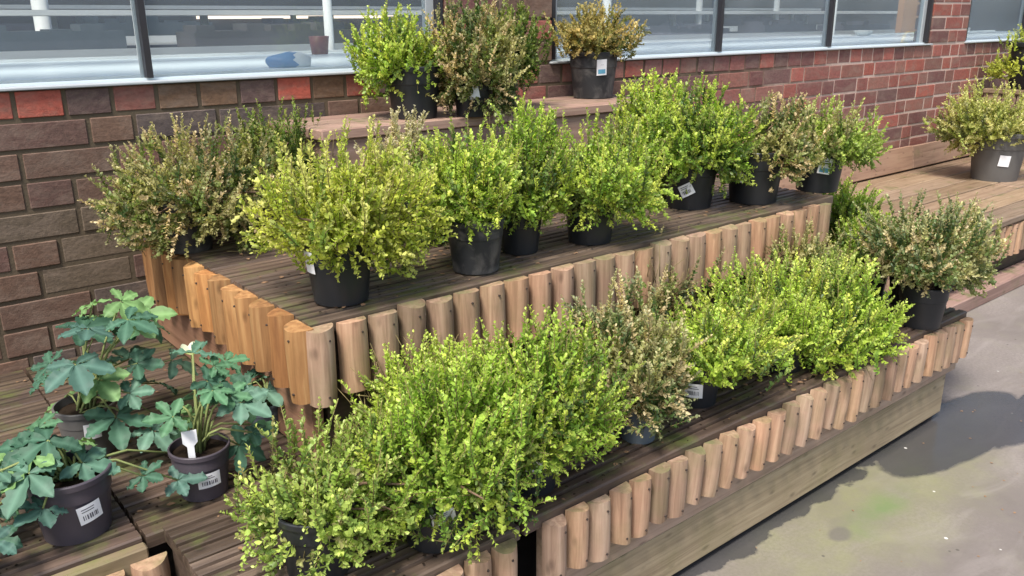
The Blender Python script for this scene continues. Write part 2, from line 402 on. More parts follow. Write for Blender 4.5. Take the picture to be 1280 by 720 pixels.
def brick_row(mb, x0, x1, z, idx, top=False):
    x = x0; k = idx % 2; first = True
    while x < x1 - .02:
        w = .1025 if top else (.215 if k % 2 == 0 else .1025)
        if first and idx % 2: w = .1025 + .055 * (idx % 4 == 1)
        if rnd.random() < .10 and not top: w = .1025 if w > .15 else .215
        first = False
        e = min(x + w, x1)
        if e - x > .03:
            dy = rnd.uniform(-.002, .002); dz = rnd.uniform(-.0015, .0015)
            mb.box(x, e, WY - .004 + dy, WY + .10, z + dz, z + .064 + dz, pal(x, top, z), ch=.002)
        x = e + .011; k += 1
SILL = 1.042
for i in range(14):
    z = SILL - .067 - i * .0752
    brick_row(wall, -2.2, 7.9, z, i, i == 0)
for (a, b) in ((1.70, 2.17), (5.125, 5.585)):
    for i in range(16): brick_row(wall, a, b, SILL + .012 + i * .0752, i)
for i in range(10): brick_row(wall, -2.2, 7.9, SILL + 1.215 + i * .0752, i)
for v in range(len(wall.v)): wall.v[v] = tuple(Vector(wall.v[v]) + BL)
wall.build('brickwork', M['brick'], bld)
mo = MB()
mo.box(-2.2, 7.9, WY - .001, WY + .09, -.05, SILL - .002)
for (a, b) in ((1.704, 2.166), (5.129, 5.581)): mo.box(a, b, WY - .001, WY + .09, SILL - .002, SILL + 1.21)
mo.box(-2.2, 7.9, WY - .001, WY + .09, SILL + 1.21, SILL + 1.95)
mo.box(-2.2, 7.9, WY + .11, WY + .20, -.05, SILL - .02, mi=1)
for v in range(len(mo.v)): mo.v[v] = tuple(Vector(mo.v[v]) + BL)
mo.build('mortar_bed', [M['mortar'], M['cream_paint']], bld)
def shifted(mb, name, m, parent, smooth=False):
    for v in range(len(mb.v)): mb.v[v] = tuple(Vector(mb.v[v]) + BL)
    return mb.build(name, m, parent, smooth)
# shop interior shell
sh = MB(); sh.box(-3, 15, WY + .25, 11.5, .0, .012); shifted(sh, 'shop_floor', M['floor_in'], bld)
sh = MB(); sh.box(-3, 15, 11.5, 11.6, 0, 3.0); sh.box(-3.1, -3, WY + .2, 11.6, 0, 3.0); sh.box(15, 15.1, WY + .2, 11.6, 0, 3.0)
shifted(sh, 'shop_wall', M['shop_wall'], bld)
sh = MB()
for k in range(10):
    y0 = WY - .25 + k * .95; sh.box(-3.1, 15.1, y0, y0 + .42, 3.0, 3.08)  # unseen slatted roof, open gaps sized to let daylight into the shop
for k in range(10): x = -3 + k * 2; sh.box(x - .05, x + .05, WY - .2, 11.6, 2.9, 2.998)
shifted(sh, 'roof', M['grey_frame'], bld)
sh = MB(); sh.box(-3.1, 15.1, WY - .32, WY - .252, 2.92, 3.06); shifted(sh, 'gutter', M['black_frame'], bld)
sh = MB(); sh.box(8.35, 9.6, 4.20, 4.26, .9, 2.3); shifted(sh, 'partition', M['tan_panel'], bld)
def window(x0, x1, mull):
    z0, z1 = SILL, SILL + 1.21
    f = MB(); f.box(x0, x1, WY + .023, WY + .052, z0, z0 + .014)
    w = shifted(f, 'window', M['bench_top'], bld)
    def sub(mb, name, m):
        for v in range(len(mb.v)): mb.v[v] = tuple(Vector(mb.v[v]) + BL)
        return mb.build(name, m, w)
    f = MB(); f.box(x0, x1, WY + .012, WY + .056, z1 - .05, z1 - .003); sub(f, 'head_rail', M['grey_frame'])
    s = MB(); s.box(x0 - .015, x1 + .015, WY - .016, WY + .022, z0, z0 + .008, ch=.002); sub(s, 'sill', M['sill'])
    b0 = z0 + .0145
    for xm in mull:
        b = MB(); b.box(xm - .0085, xm + .0085, WY + .012, WY + .0355, b0, z1 - .051); sub(b, 'mullion', M['black_frame'])
        b = MB(); b.box(xm - .012, xm + .012, WY + .041, WY + .056, b0, z1 - .051); sub(b, 'mullion', M['grey_frame'])
    for xe, sg in ((x0, 1), (x1, -1)):
        b = MB(); a = xe + sg * .002; c = xe + sg * .020; b.box(min(a, c), max(a, c), WY + .004, WY + .056, b0, z1 - .051); sub(b, 'jamb', M['black_frame'])
        b = MB(); a = xe + sg * .021; c = xe + sg * .050; b.box(min(a, c), max(a, c), WY + .030, WY + .056, b0, z1 - .051); sub(b, 'jamb', M['grey_frame'])
    ed = [x0 + .0505] + list(mull) + [x1 - .0505]
    for i in range(len(ed) - 1):
        p = MB(); p.box(ed[i] + (.0005 if i else 0), ed[i + 1] - (.0005 if i < len(ed) - 2 else 0), WY + .036, WY + .0405, b0, z1 - .051); sub(p, 'pane', M['glass'])
    return w
window(-2.1, 1.695, (-1.10, -.18, .74))
window(2.175, 5.12, (3.19, 4.085))
window(5.59, 7.8, (6.5,))

# display benches and racks behind the glass
def bench(loc, lx, ly, top_z, label, top_mat, rack=None):
    t = empty('display_bench', loc, label, 'bench', 'benches behind the windows')
    b = MB(); b.box(0, lx, 0, ly, top_z - .035, top_z, ch=.004); b.build('bench_top', top_mat, t)
    b = MB(); b.box(0, lx, -.014, -.001, top_z - .06, top_z + .012); b.box(0, lx, ly + .001, ly + .014, top_z - .06, top_z + .012); b.build('edge_rail', M['white_paint'], t)
    k = int(lx / 2.2)
    for i in range(k + 1):
        for y in (.06, ly - .06):
            x = .08 + i * (lx - .16) / max(1, k)
            b = MB(); b.box(x - .025, x + .025, y - .025, y + .025, .012 - loc[2], top_z - .036); b.build('leg', M['white_paint'], t)
    if rack:
        z = rack
        b = MB(); b.box(0, lx, ly * .35, ly * .9, z, z + .03); b.build('shelf', M['white_paint'], t)
        for i in range(k + 1):
            x = .3 + i * (lx - .6) / max(1, k)
            b = MB(); b.box(x - .02, x + .02, ly * .6, ly * .6 + .04, top_z + .001, z - .001); b.build('upright', M['white_paint'], t)
    return t
b1 = bench((-2.6, 2.66, 0), 13.0, 1.50, 1.040, 'pale blue grey bench right behind the window panes', M['bench_top'])
b2 = bench((-2.8, 5.0, 0), 14.5, 1.15, 1.05, 'dark topped bench with white rails in the second row behind glass', M['bench_dark'], rack=1.235)
b3 = bench((-2.8, 7.3, 0), 15.5, 1.2, 1.08, 'far dark bench with white shelf deep inside the building', M['bench_dark'], rack=1.30)
# white round posts
for (x, y, r) in ((1.31, 6.3, .050), (1.304, 4.3, .030), (2.251, 4.25, .024), (4.4, 4.3, .03), (7.27, 4.3, .03)):
    p = MB(); p.lathe([(r * 1.3, 0), (r * 1.3, .02), (r, .03), (r, 2.98)], 20); o = p.build('column', M['white_paint'], bld, True, Vector((x, y, .012)) + BL)
for (x, lab) in ((6.835, 'white display stand on a round foot, nearer the middle window edge'), (8.11, 'white display stand on a round foot, next to the tan panel')):
    t = empty('display_stand', (x, 5.45, 1.05), lab, 'stand', 'white stands on the inner bench')
    p = MB(); p.lathe([(.16, 0), (.16, .012), (.05, .03), (.03, .031)], 24); p.build('foot', M['white_paint'], t, True)
    p = MB(); p.lathe([(.03, .0), (.03, 1.1)], 16, close=False); p.lathe([(.001, 1.1), (.03, 1.1)], 16, close=False); p.build('pole', M['white_paint'], t, True)
# low trays of plants as dark crates on the inner benches
tr_me = None
tl = ['first', 'second']
for i in range(20):
    row = i % 2; x = -2.4 + (i // 2) * 1.42 + rnd.uniform(-.1, .1); y = (5.12, 7.45)[row]
    b = MB(); w = rnd.uniform(.8, 1.15); h = rnd.uniform(.05, .12)
    b.box(0, w, 0, .32, 0, .008); b.box(0, w, 0, .012, .009, h); b.box(0, w, .308, .32, .009, h); b.box(0, .012, .0125, .3075, .009, h); b.box(w - .012, w, .0125, .3075, .009, h)
    for k in range(int(w / .16)): b.box(.03 + k * .155, .14 + k * .155, .05, .27, .0085, h * rnd.uniform(.9, 1.6), col=tintv(.2))
    o = b.build('plant_tray', rnd.choice([M['bench_dark'], M['render_dark'], M['pot_slate'], M['bench_dark']]), None, False, (x, y, (1.0505, 1.0805)[row]))
    tag(o, 'dark seed tray on the %s bench row inside the windows' % ('middle', 'farthest')[row], 'tray', 'seed trays on the %s inner bench' % ('middle', 'farthest')[row])
# warm strips on the back wall
for i, (x, w, lab) in enumerate(((3.3, 1.0, 'long warm strip lamp, leftmost on the far inner wall'), (4.36, .42, 'short warm strip lamp between two longer ones on the far inner wall'), (4.86, .75, 'warm strip lamp, rightmost on the far inner wall'))):
    k = 11.45 / 9.0
    t = empty('strip_lamp', (x * k, 11.46, 1.25), lab, 'lamp', 'warm strip lamps on the far wall')
    b = MB(); b.box(0, w * k, -.04, .039, -.022, .03); b.build('tube', M['lamp'], t)
    b = MB(); b.box(0, w * k, -.06, .039, .031, .05); b.build('housing', M['white_paint'], t)
# small things on the near bench
b = MB(); q = random.Random(4); n = 16; vs = []; fs = []
def crumple(name, lx, ly, lz, mats, loc, seed):
    bm = bmesh.new(); bmesh.ops.create_icosphere(bm, subdivisions=3, radius=1)
    q = random.Random(seed); ph = [q.uniform(0, 6) for _ in range(6)]
    for v in bm.verts:
        c = v.co; w = 1 + .12 * math.sin(3 * c.x + ph[0]) * math.sin(4 * c.y + ph[1]) + .05 * math.sin(5 * c.z + ph[2] + 3 * c.x)
        v.co = Vector((c.x * lx * w, c.y * ly * w, (c.z * lz * w) if c.z > -.5 else -.5 * lz))
    zmin = min(v.co.z for v in bm.verts)
    for v in bm.verts: v.co.z -= zmin
    me = bpy.data.meshes.new(name)
    for fa in bm.faces: fa.smooth = True; fa.material_index = 0 if fa.calc_center_median().x < 0 or len(mats) < 2 else 1
    bm.to_mesh(me); bm.free()
    for m in mats: me.materials.append(m)
    return link(name, me, None, loc)
tag(crumple('plastic_bag', .085, .05, .035, [M['blue_plastic'], M['white_paint']], (1.40, 2.95, 1.0405), 3), 'crumpled blue and white bag lying on the bench inside the left window', 'bag')
b = MB(); b.lathe([(.04, 0), (.05, .085), (.045, .086), (.038, .02), (.001, .02)], 20)
tag(b.build('plant_pot', M['red_plastic'], None, True, (2.05, 3.98, 1.0405)), 'small dark red pot at the back of the bench inside the left window', 'pot')
b = MB(); b.lathe([(.05, 0), (.09, .045), (.084, .045), (.045, .008), (.001, .008)], 24)
tag(b.build('bowl', M['white_paint'], None, True, (7.4, 4.06, 1.0405)), 'white bowl on the bench inside the right end of the middle window', 'bowl')

# timber skirting along the foot of the wall
b = MB(); b.box(2.56, 5.0, -.012, .018, 0, .135, col=tintv(.04), ch=.003); b.box(5.006, 7.6, -.012, .018, 0, .132, col=tintv(.04), ch=.003)
o = b.build('skirting_board', M['skirting'], None, False, (0, WY - .05, .342)); o.rotation_euler = (math.radians(-9), 0, 0)
tag(o, 'pale timber skirting board leaning along the foot of the brick wall', 'board')

# ------------------------------------------------------------------ staging
def boards(mb, x0, x1, y0, y1, z, n, joints=(), groove=True, gap=.006):
    w = (y1 - y0 - gap * (n - 1)) / n
    for i in range(n):
        a = y0 + i * (w + gap); xs = [x0] + list(joints) + [x1]
        for j in range(len(xs) - 1):
            if groove: groove_board(mb, xs[j], xs[j + 1] - .003, a, a + w, z, col=tintv(.10))
            else:
                mb.box(xs[j], xs[j + 1] - .004, a, a + w, z - .028 + rnd.uniform(-.001, .001), z + rnd.uniform(-.0015, .0015), col=tintv(.10), ch=.003)

# back deck, left of / under the middle step
t = empty('deck_staging', (-.5, 1.4, 0), 'dark grooved low deck at the left foot of the brick wall', 'staging')
def part(mb, name, m, t, **k):
    off = -Vector(t.location)
    for v in range(len(mb.v)): mb.v[v] = tuple(Vector(mb.v[v]) + off)
    return mb.build(name, m, t, **k)
def lg(t, meshes, x, y, z, **k): return put_log(t, meshes, x - t.location.x, y - t.location.y, z - t.location.z, **k)
mb = MB(); boards(mb, -1.6, 2.50, 1.40, 2.385, .342, 8, joints=(.318,)); part(mb, 'deck', M['deck'], t)
mb = MB(); mb.box(-1.6, .325, 1.425, 1.45, .0, .312); part(mb, 'riser', M['riser_dark'], t)
mb = MB(); mb.box(-1.6, .315, 1.375, 1.398, .290, .336, ch=.003); part(mb, 'edge_board', wood('mossy_edge_board', (.10, .075, .045), (.20, .15, .09), (.30, .24, .16), moss=.6, mosscol=(.13, .14, .04)), t)
x = .312 - 18 * .0705
while x < .32: lg(t, LOGS, x, 1.374, .318); x += .0705

# right deck
t = empty('deck_staging', (4, 1.43, 0), 'worn tan plank deck along the wall at the right', 'staging')
mb = MB(); boards(mb, 2.512, 7.6, 1.44, 2.385, .334, 7, joints=(4.9,), groove=False, gap=.008); part(mb, 'deck', M['deck_tan'], t)
mb = MB(); mb.box(2.66, 7.6, 1.50, 1.53, .0, .304); part(mb, 'riser', M['riser_dark'], t)
mb = MB(); mb.box(2.66, 7.6, 1.395, 1.49, .0, .062, ch=.004); part(mb, 'kerb_board', wood('pink_kerb_board', (.15, .09, .07), (.27, .17, .14), (.36, .25, .2), moss=.2), t)
x = 2.72
while x < 5.6: lg(t, LOGS, x, 1.475, .300); x += .066

# middle step
t = empty('step_staging', (1.6, 1.41, .342), 'middle step with grooved top and a row of half logs', 'staging')
mb = MB(); boards(mb, .66, 2.505, 1.412, 2.385, .653, 8); part(mb, 'deck', M['deck'], t)
mb = MB(); mb.box(.70, 2.49, 1.435, 1.455, .345, .626); part(mb, 'riser', M['riser_dark'], t)
mb = MB(); mb.box(.668, .69, 1.43, 2.38, .485, .622, col=(.8, .8, .8)); mb.box(.664, .688, 1.432, 2.38, .352, .481, col=(1.05, 1, 1)); part(mb, 'side_board', M['side_board'], t)
mb = MB(); mb.box(2.492, 2.506, 1.44, 2.38, .345, .624); part(mb, 'end_board', M['riser_dark'], t)
x = .678; k = 0
while x < 2.49: lg(t, LOGS, x, 1.409, .645); x += .0695 + rnd.uniform(-.002, .002)
y = 1.43
while y < 2.35: lg(t, LOGS_O, .664, y, .648, rz=-math.pi / 2); y += .0785 + rnd.uniform(-.004, .004)

# front steps
t = empty('step_staging', (.58, 1.0, 0), 'short front step at bottom left beside the missing log gap', 'staging')
mb = MB(); boards(mb, .348, .842, .998, 1.405, .345, 3); part(mb, 'deck', M['deck'], t)
mb = MB(); mb.box(.36, .835, 1.03, 1.05, 0, .30); mb.box(.352, .37, 1.055, 1.37, 0, .316); part(mb, 'riser', M['riser_dark'], t)
x = .385
while x < .82: lg(t, LOGS_S, x, .996, .331); x += .0585
t = empty('step_staging', (1.7, 1.0, 0), 'long front step with half logs above two pale riser boards', 'staging')
mb = MB(); boards(mb, .846, 2.618, .998, 1.405, .346, 3, joints=()); part(mb, 'deck', M['deck'], t)
mb = MB(); mb.box(.90, 2.600, 1.000, 1.03, .157, .319, col=(1, .93, .93), ch=.004); part(mb, 'upper_riser', M['deck_side'], t)
mb = MB(); mb.box(.88, 2.570, 1.012, 1.038, .018, .150, col=(.92, .95, .82), ch=.004); part(mb, 'lower_riser', M['deck_side'], t)
mb = MB(); mb.box(2.565, 2.585, 1.04, 1.40, .004, .318); part(mb, 'end_board', M['deck_side'], t)
mb = MB(); mb.box(.852, .87, 1.05, 1.40, .004, .318); part(mb, 'inner_board', M['riser_dark'], t)
x = .912
while x < 2.60:
    ln = 0.0
    if x > 1.1: ln = math.radians(7) * min(1, (x - 1.1) / .3) * (1 if x < 2.0 else max(.35, 1 - (x - 2.0) / .5))
    lg(t, LOGS_S, x, .996, .333, lean=ln); x += .0575 + rnd.uniform(-.002, .002)
lg(t, LOGS_S, 2.622, 1.03, .333, rz=math.pi / 2)

# top step
t = empty('step_staging', (1.7, 2.06, .653), 'small top step of worn red brown boards against the wall', 'staging')
mb = MB(); boards(mb, 1.05, 2.44, 2.06, 2.385, .923, 3, groove=False, gap=.007); part(mb, 'deck', M['top_slab'], t)
mb = MB(); mb.box(1.062, 2.43, 2.07, 2.092, .656, .893, ch=.003); mb.box(1.066, 1.088, 2.095, 2.38, .656, .892); mb.box(2.404, 2.426, 2.095, 2.38, .656, .892)
part(mb, 'fascia', M['top_slab'], t)

# plinth behind the right pot
t = empty('timber_plinth', (5.95, 2.12, .334), 'squat timber plinth under the yellow plant at the far right', 'plinth')
mb = MB(); mb.box(-.2, .2, -.2, .2, .406, .434, col=tintv(.05), ch=.004); mb.build('plinth_top', M['deck_tan'], t)
mb = MB()
for k in range(4): mb.box(-.19 + k * .096, -.19 + k * .096 + .09, -.19, -.172, 0, .405, col=tintv(.1)); mb.box(-.19 + k * .096, -.19 + k * .096 + .09, .172, .19, 0, .405)
for k in range(4): mb.box(-.19, -.172, -.17 + k * .087, -.17 + k * .087 + .08, 0, .405, col=tintv(.1)); mb.box(.172, .19, -.17 + k * .087, -.17 + k * .087 + .08, 0, .405)
mb.build('plinth_side', M['deck_tan'], t)

# ------------------------------------------------------------------ plants
def nrm(a): return a / np.maximum(np.linalg.norm(a, axis=-1, keepdims=True), 1e-9)
PALS = {   # (weights, colours): shoot base colours; then tip colour
 'lime':   ([.40, .30, .18, .12], [(0.362, 0.492, 0.065), (0.230, 0.363, 0.056), (0.548, 0.607, 0.111), (0.102, 0.173, 0.046)], (0.667, 0.740, 0.186)),
 'green':  ([.42, .26, .18, .14], [(0.264, 0.406, 0.056), (0.162, 0.277, 0.046), (0.439, 0.536, 0.084), (0.080, 0.144, 0.041)], (0.615, 0.695, 0.131)),
 'yellow': ([.42, .30, .16, .12], [(.46, .50, .075), (.34, .42, .055), (.56, .56, .16), (.14, .21, .035)], (.66, .66, .22)),
 'olive':  ([.36, .28, .22, .14], [(0.278, 0.380, 0.073), (0.167, 0.253, 0.056), (0.444, 0.539, 0.130), (0.306, 0.284, 0.130)], (0.583, 0.664, 0.194)),
 'bronze': ([.30, .32, .18, .20], [(.34, .33, .12), (.18, .24, .06), (.52, .40, .22), (.07, .12, .035)], (.62, .53, .32)),
 'bronze_old': ([.28, .26, .26, .20], [(0.384, 0.320, 0.112), (0.160, 0.176, 0.048), (0.544, 0.384, 0.192), (0.088, 0.120, 0.035)], (0.704, 0.576, 0.320)),
 'tan':    ([.28, .28, .22, .22], [(0.350, 0.339, 0.138), (0.175, 0.242, 0.069), (0.552, 0.446, 0.248), (0.074, 0.126, 0.037)], (0.626, 0.592, 0.368)),
 'gold':   ([.38, .24, .24, .14], [(.40, .33, .11), (.26, .26, .08), (.50, .38, .14), (.09, .12, .035)], (.60, .50, .22)),
 'dull':   ([.34, .30, .20, .16], [(0.324, 0.344, 0.126), (0.182, 0.243, 0.090), (0.527, 0.486, 0.216), (0.101, 0.142, 0.054)], (0.689, 0.668, 0.324)),
 'dark':   ([.44, .30, .16, .10], [(0.092, 0.150, 0.030), (0.135, 0.211, 0.041), (0.236, 0.281, 0.054), (0.304, 0.264, 0.095)], (0.338, 0.386, 0.095)),
 'pale':   ([.40, .30, .20, .10], [(0.500, 0.450, 0.275), (0.350, 0.338, 0.188), (0.600, 0.500, 0.338), (0.150, 0.188, 0.062)], (0.650, 0.600, 0.400)),
 'cream':  ([.34, .30, .22, .14], [(0.408, 0.432, 0.120), (0.552, 0.528, 0.216), (0.264, 0.312, 0.072), (0.120, 0.144, 0.048)], (0.696, 0.648, 0.288)),
}
def foliage(a, b, fc, pot_r, pot_h, style, seed, upright, size=1.0):
    """twiggy small-leaved shrub: fc = crown centre above the pot base; returns leaf and twig arrays"""
    R = np.random.default_rng(seed)
    ns = int(620 * (a * b / .022) ** .8 / size ** 1.2); ns = max(220, min(ns, 1100))
    u = nrm(R.normal(size=(ns * 2, 3))); u = u[u[:, 2] > -.85][:ns]; ns = len(u)
    ph = R.uniform(0, 6.28, 6); kv = R.normal(size=(6, 3)) * 2.6
    lump = 1 + .15 * sum(np.cos(u @ kv[i] + ph[i]) for i in range(6)) / 1.6
    r = (R.uniform(.16, 1, ns) ** (1 / 2.6)) * lump
    rad = np.array([a, a * .92, b])
    tip = u * rad * r[:, None]
    upw = np.clip((u[:, 2:3] + .55) / .8, 0, 1)
    d = nrm(nrm(u * rad) * .85 + np.array([0, 0, 1.]) * ((.50 + .5 * upright) * upw - .18 * (1 - upw)) + R.normal(size=(ns, 3)) * .33)
    Ln = R.uniform(.045, .105, ns) * (.7 + .6 * upright) * (.6 + 2.2 * a)
    # long whippy shoots from the top
    nl = int(ns * (.03 + .11 * upright)); ul = nrm(R.normal(size=(nl, 3)) + np.array([0, 0, .9])); ul[:, 2] = np.abs(ul[:, 2])
    dl = nrm(ul * .5 + np.array([0, 0, .9]) + R.normal(size=(nl, 3)) * .22); Ll = R.uniform(.06, .12, nl) * (.5 + 3 * a)
    tipl = ul * rad * .96 + dl * Ll[:, None] * .50
    u = np.r_[u, ul]; tip = np.r_[tip, tipl]; d = np.r_[d, dl]; Ln = np.r_[Ln, Ll]; long_ = np.r_[np.zeros(ns), np.ones(nl)]; ns += nl
    base = tip - d * Ln[:, None]
    bend = nrm(np.cross(d, R.normal(size=(ns, 3)))) * .45 + np.array([0, 0, .05])
    w, cols, tipc = PALS[style]; cols = np.array(cols); tipc = np.array(tipc)
    # patches of colour: neighbouring shoots tend to agree
    fld = sum(np.cos((tip / a) @ (kv[i] * .9) + ph[i] * 2) for i in range(4)) / 2.2 + R.normal(size=ns) * .55
    q = np.argsort(np.argsort(fld)) / ns; cw = np.cumsum(w); ci = np.searchsorted(cw, q * .999); ci = np.minimum(ci, 3)
    sc = cols[ci] * R.uniform(.75, 1.25, (ns, 1))
    ll = .0106 * size
    P, D, Nn, LEN, C = [], [], [], [], []
    step = .0056 * size; maxk = int(Ln.max() / step) + 1
    side0 = nrm(np.cross(d, R.normal(size=(ns, 3)))); side1 = np.cross(d, side0)
    for k in range(maxk):
        ok = (k * step < Ln); t = (k * step / Ln)[ok][:, None]
        if not ok.any(): continue
        dd, ss = d[ok], (side0 if k % 2 == 0 else side1)[ok]
        p = base[ok] + dd * (t * Ln[ok][:, None]) + bend[ok] * (t ** 2) * Ln[ok][:, None] * .5
        for sg in (1, -1):
            m = len(p); keep = R.random(m) > .08
            ld = nrm(ss * sg * .80 + dd * (.60 + .5 * t) + R.normal(size=(m, 3)) * .22 + np.array([0, 0, .1]))
            nn = nrm(dd - ld * (dd * ld).sum(1, keepdims=True) + R.normal(size=(m, 3)) * .25)
            le = ll * R.uniform(.65, 1.25, m) * (1 - .45 * np.clip((t[:, 0] - .75) / .25, 0, 1))
            tw = np.clip((t - .45) / .55, 0, 1) * np.where(long_[ok][:, None] > 0, .9, .65)
            c = sc[ok] * (1 - tw * .6) + tipc * tw * .6; c = c * R.uniform(.82, 1.2, (m, 1))
            P.append(p[keep]); D.append(ld[keep]); Nn.append(nn[keep]); LEN.append(le[keep]); C.append(c[keep])
    P, D, Nn, LEN, C = np.concatenate(P), np.concatenate(D), np.concatenate(Nn), np.concatenate(LEN), np.concatenate(C)
    P = P + fc
    return P, D, Nn, LEN, C, base + fc, d, Ln, bend, sc
def leaf_obj(P, D, Nn, LEN, C, parent, name='foliage', wid=.30, m='leaf'):
    n = len(P); S_ = np.cross(D, Nn); W = (LEN * wid)[:, None]; Lc = LEN[:, None]
    V = np.empty((n, 6, 3))
    V[:, 0] = P; V[:, 3] = P + D * Lc - Nn * Lc * .06
    V[:, 1] = P + D * Lc * .32 + S_ * W + Nn * W * .35; V[:, 5] = P + D * Lc * .32 - S_ * W + Nn * W * .35
    V[:, 2] = P + D * Lc * .72 + S_ * W * .82 + Nn * W * .25; V[:, 4] = P + D * Lc * .72 - S_ * W * .82 + Nn * W * .25
    me = bpy.data.meshes.new(name); me.vertices.add(n * 6); me.vertices.foreach_set('co', V.astype(np.float32).ravel())
    idx = (np.arange(n)[:, None] * 6 + np.array([0, 1, 2, 3, 0, 3, 4, 5])).ravel()
    me.loops.add(len(idx)); me.loops.foreach_set('vertex_index', idx.astype(np.int32))
    me.polygons.add(n * 2); me.polygons.foreach_set('loop_start', np.arange(0, n * 8, 4, dtype=np.int32))
    at = me.color_attributes.new('tint', 'FLOAT_COLOR', 'POINT')
    cc = np.repeat(np.c_[C, np.ones(n)], 6, axis=0).astype(np.float32); at.data.foreach_set('color', cc.ravel())
    me.materials.append(M[m]); me.update(calc_edges=True); me.validate()
    return link(name, me, parent)
def pot_parts(t, r, h, mat_, label=None, seed=0):
    """tapered nursery pot with rolled rim, stacking step and soil; label = (angle towards viewer, height fraction, w, h, tilt, colour)"""
    mb = MB(); rb = r * .80
    prof = [(rb * .9, .006), (rb * .94, 0), (rb, .002), (rb * 1.01, .008), (r * .93, h * .66), (r * .955, h * .67), (r * .97, h * .90), (r * 1.03, h * .905), (r * 1.04, h * .985), (r * 1.02, h), (r * .97, h), (r * .95, h * .9), (r * .94, h * .8)]
    mb.lathe(prof, 36); p = mb.build('pot', mat_, t, False); smooth_by_angle(p, 32)
    mb = MB(); q = random.Random(seed); n = 20; vs = [(0, 0, h * .9)]; fs = []
    for k in range(n): a = 6.283 * k / n; vs.append((r * .944 * math.cos(a), r * .944 * math.sin(a), h * (.86 + q.uniform(-.015, .015))))
    for k in range(n): fs.append((0, 1 + k, 1 + (k + 1) % n))
    mb.add(vs, fs); mb.build('soil', M['soil'], t, True)
    if label:
        ang, hz, w, hh, tilt, colr = label
        def surf(u, v, o):     # u along the girth, v up, o outwards, metres; label frame turned by tilt
            uu = u * math.cos(tilt) - v * math.sin(tilt); vv = u * math.sin(tilt) + v * math.cos(tilt)
            z = h * hz + vv; zz = min(max(z, 0), h * .9); rr = rb + (r * .965 - rb) * zz / (h * .8) if zz < h * .8 else r * .985
            rr += .0035 + o; a = ang + uu / rr
            return (rr * math.cos(a), rr * math.sin(a), z)
        mb = MB(); nu = 7
        def patch(u0, u1, v0, v1, o, mi, nu):
            vs = []; fs = []
            for i in range(nu + 1):
                u = u0 + (u1 - u0) * i / nu; vs += [surf(u, v0, o), surf(u, v1, o)]
            for i in range(nu): fs.append((2 * i, 2 * i + 2, 2 * i + 3, 2 * i + 1))
            mb.add(vs, fs, mi=mi)
        patch(-w / 2, w / 2, -hh / 2, hh / 2, 0, 0, nu)
        pr = 2 if colr == 'blue' else 1
        x = -w * .34
        if colr == 'blue': patch(-w * .36, w * .36, -hh * .40, -hh * .12, .0006, 2, 4)
        while colr == 'bar' and x < w * .30:
            bw = q.choice([.0010, .0016, .0024]); patch(x, x + bw, -hh * .30, -hh * .02, .0006, 1, 1); x += bw + q.choice([.0012, .002])
        if colr != 'plain':
            for k in range(2): patch(-w * .34, w * (.1 + .2 * q.random()), hh * (.14 + .14 * k), hh * (.19 + .14 * k), .0006, 1, 3)
        mb.build('label', [M['label'], M['print'], M['print_blue']], p)
    return p
def shrub(key, loc, r, h, fc, a, b, style, label, potmat='pot', pl=None, upright=.5, size=1.0, surf_z=None, seed=0, group=None):
    t = empty('potted_shrub', loc, label, 'plant', group or 'small leaved shrubs in pots')
    view = math.atan2(-loc[1], -loc[0])
    if pl: pl = (view + pl[0],) + tuple(pl[1:])
    pot_parts(t, r, h, M[potmat], pl, seed)
    rel = np.array(fc) - np.array(loc)
    P, D, Nn, LEN, C, B, dd, Ln, bend, sc = foliage(a, b, rel, r, h, style, seed, upright, size)
    hor = np.hypot(P[:, 0], P[:, 1])
    keep = (P[:, 2] > .012) & ~((hor < r * 1.06) & (P[:, 2] < h * .95)) & (P[:, 1] + loc[1] < 2.375)
    if surf_z: keep &= surf_z(P + np.array(loc))
    leaf_obj(P[keep], D[keep], Nn[keep], LEN[keep], C[keep], t, wid=.34)
    # woody stems from the soil into the crown plus one twig per shoot
    mb = MB(); q = random.Random(seed)
    n = len(B); order = list(range(n)); q.shuffle(order)
    for i in order[:16]:
        tgt = Vector(B[i]); st = Vector((q.uniform(-.3, .3) * r, q.uniform(-.3, .3) * r, h * .87)); md = st.lerp(tgt, .5) + Vector((0, 0, .02)); md.z = max(md.z, h * .97)
        tgt.z = max(tgt.z, h * .97)
        mb.tube([st, md, tgt], [.0035, .0026, .0016], 5, (.16, .10, .06))
    for i in order:
        e = Vector(B[i] + dd[i] * Ln[i] + bend[i] * Ln[i] * .5); s0 = Vector(B[i])
        hx = math.hypot(s0.x, s0.y); 
        if (hx < r * 1.08 and s0.z < h * .95) or s0.z < .01 or e.y + loc[1] > 2.37: continue
        md = Vector(B[i] + dd[i] * Ln[i] * .5 + bend[i] * Ln[i] * .125)
        mb.tube([s0, md, e], [.0013, .001, .0006], 3, (.20, .16, .06))
    mb.build('stem', M['stem'], t, True)
    return t

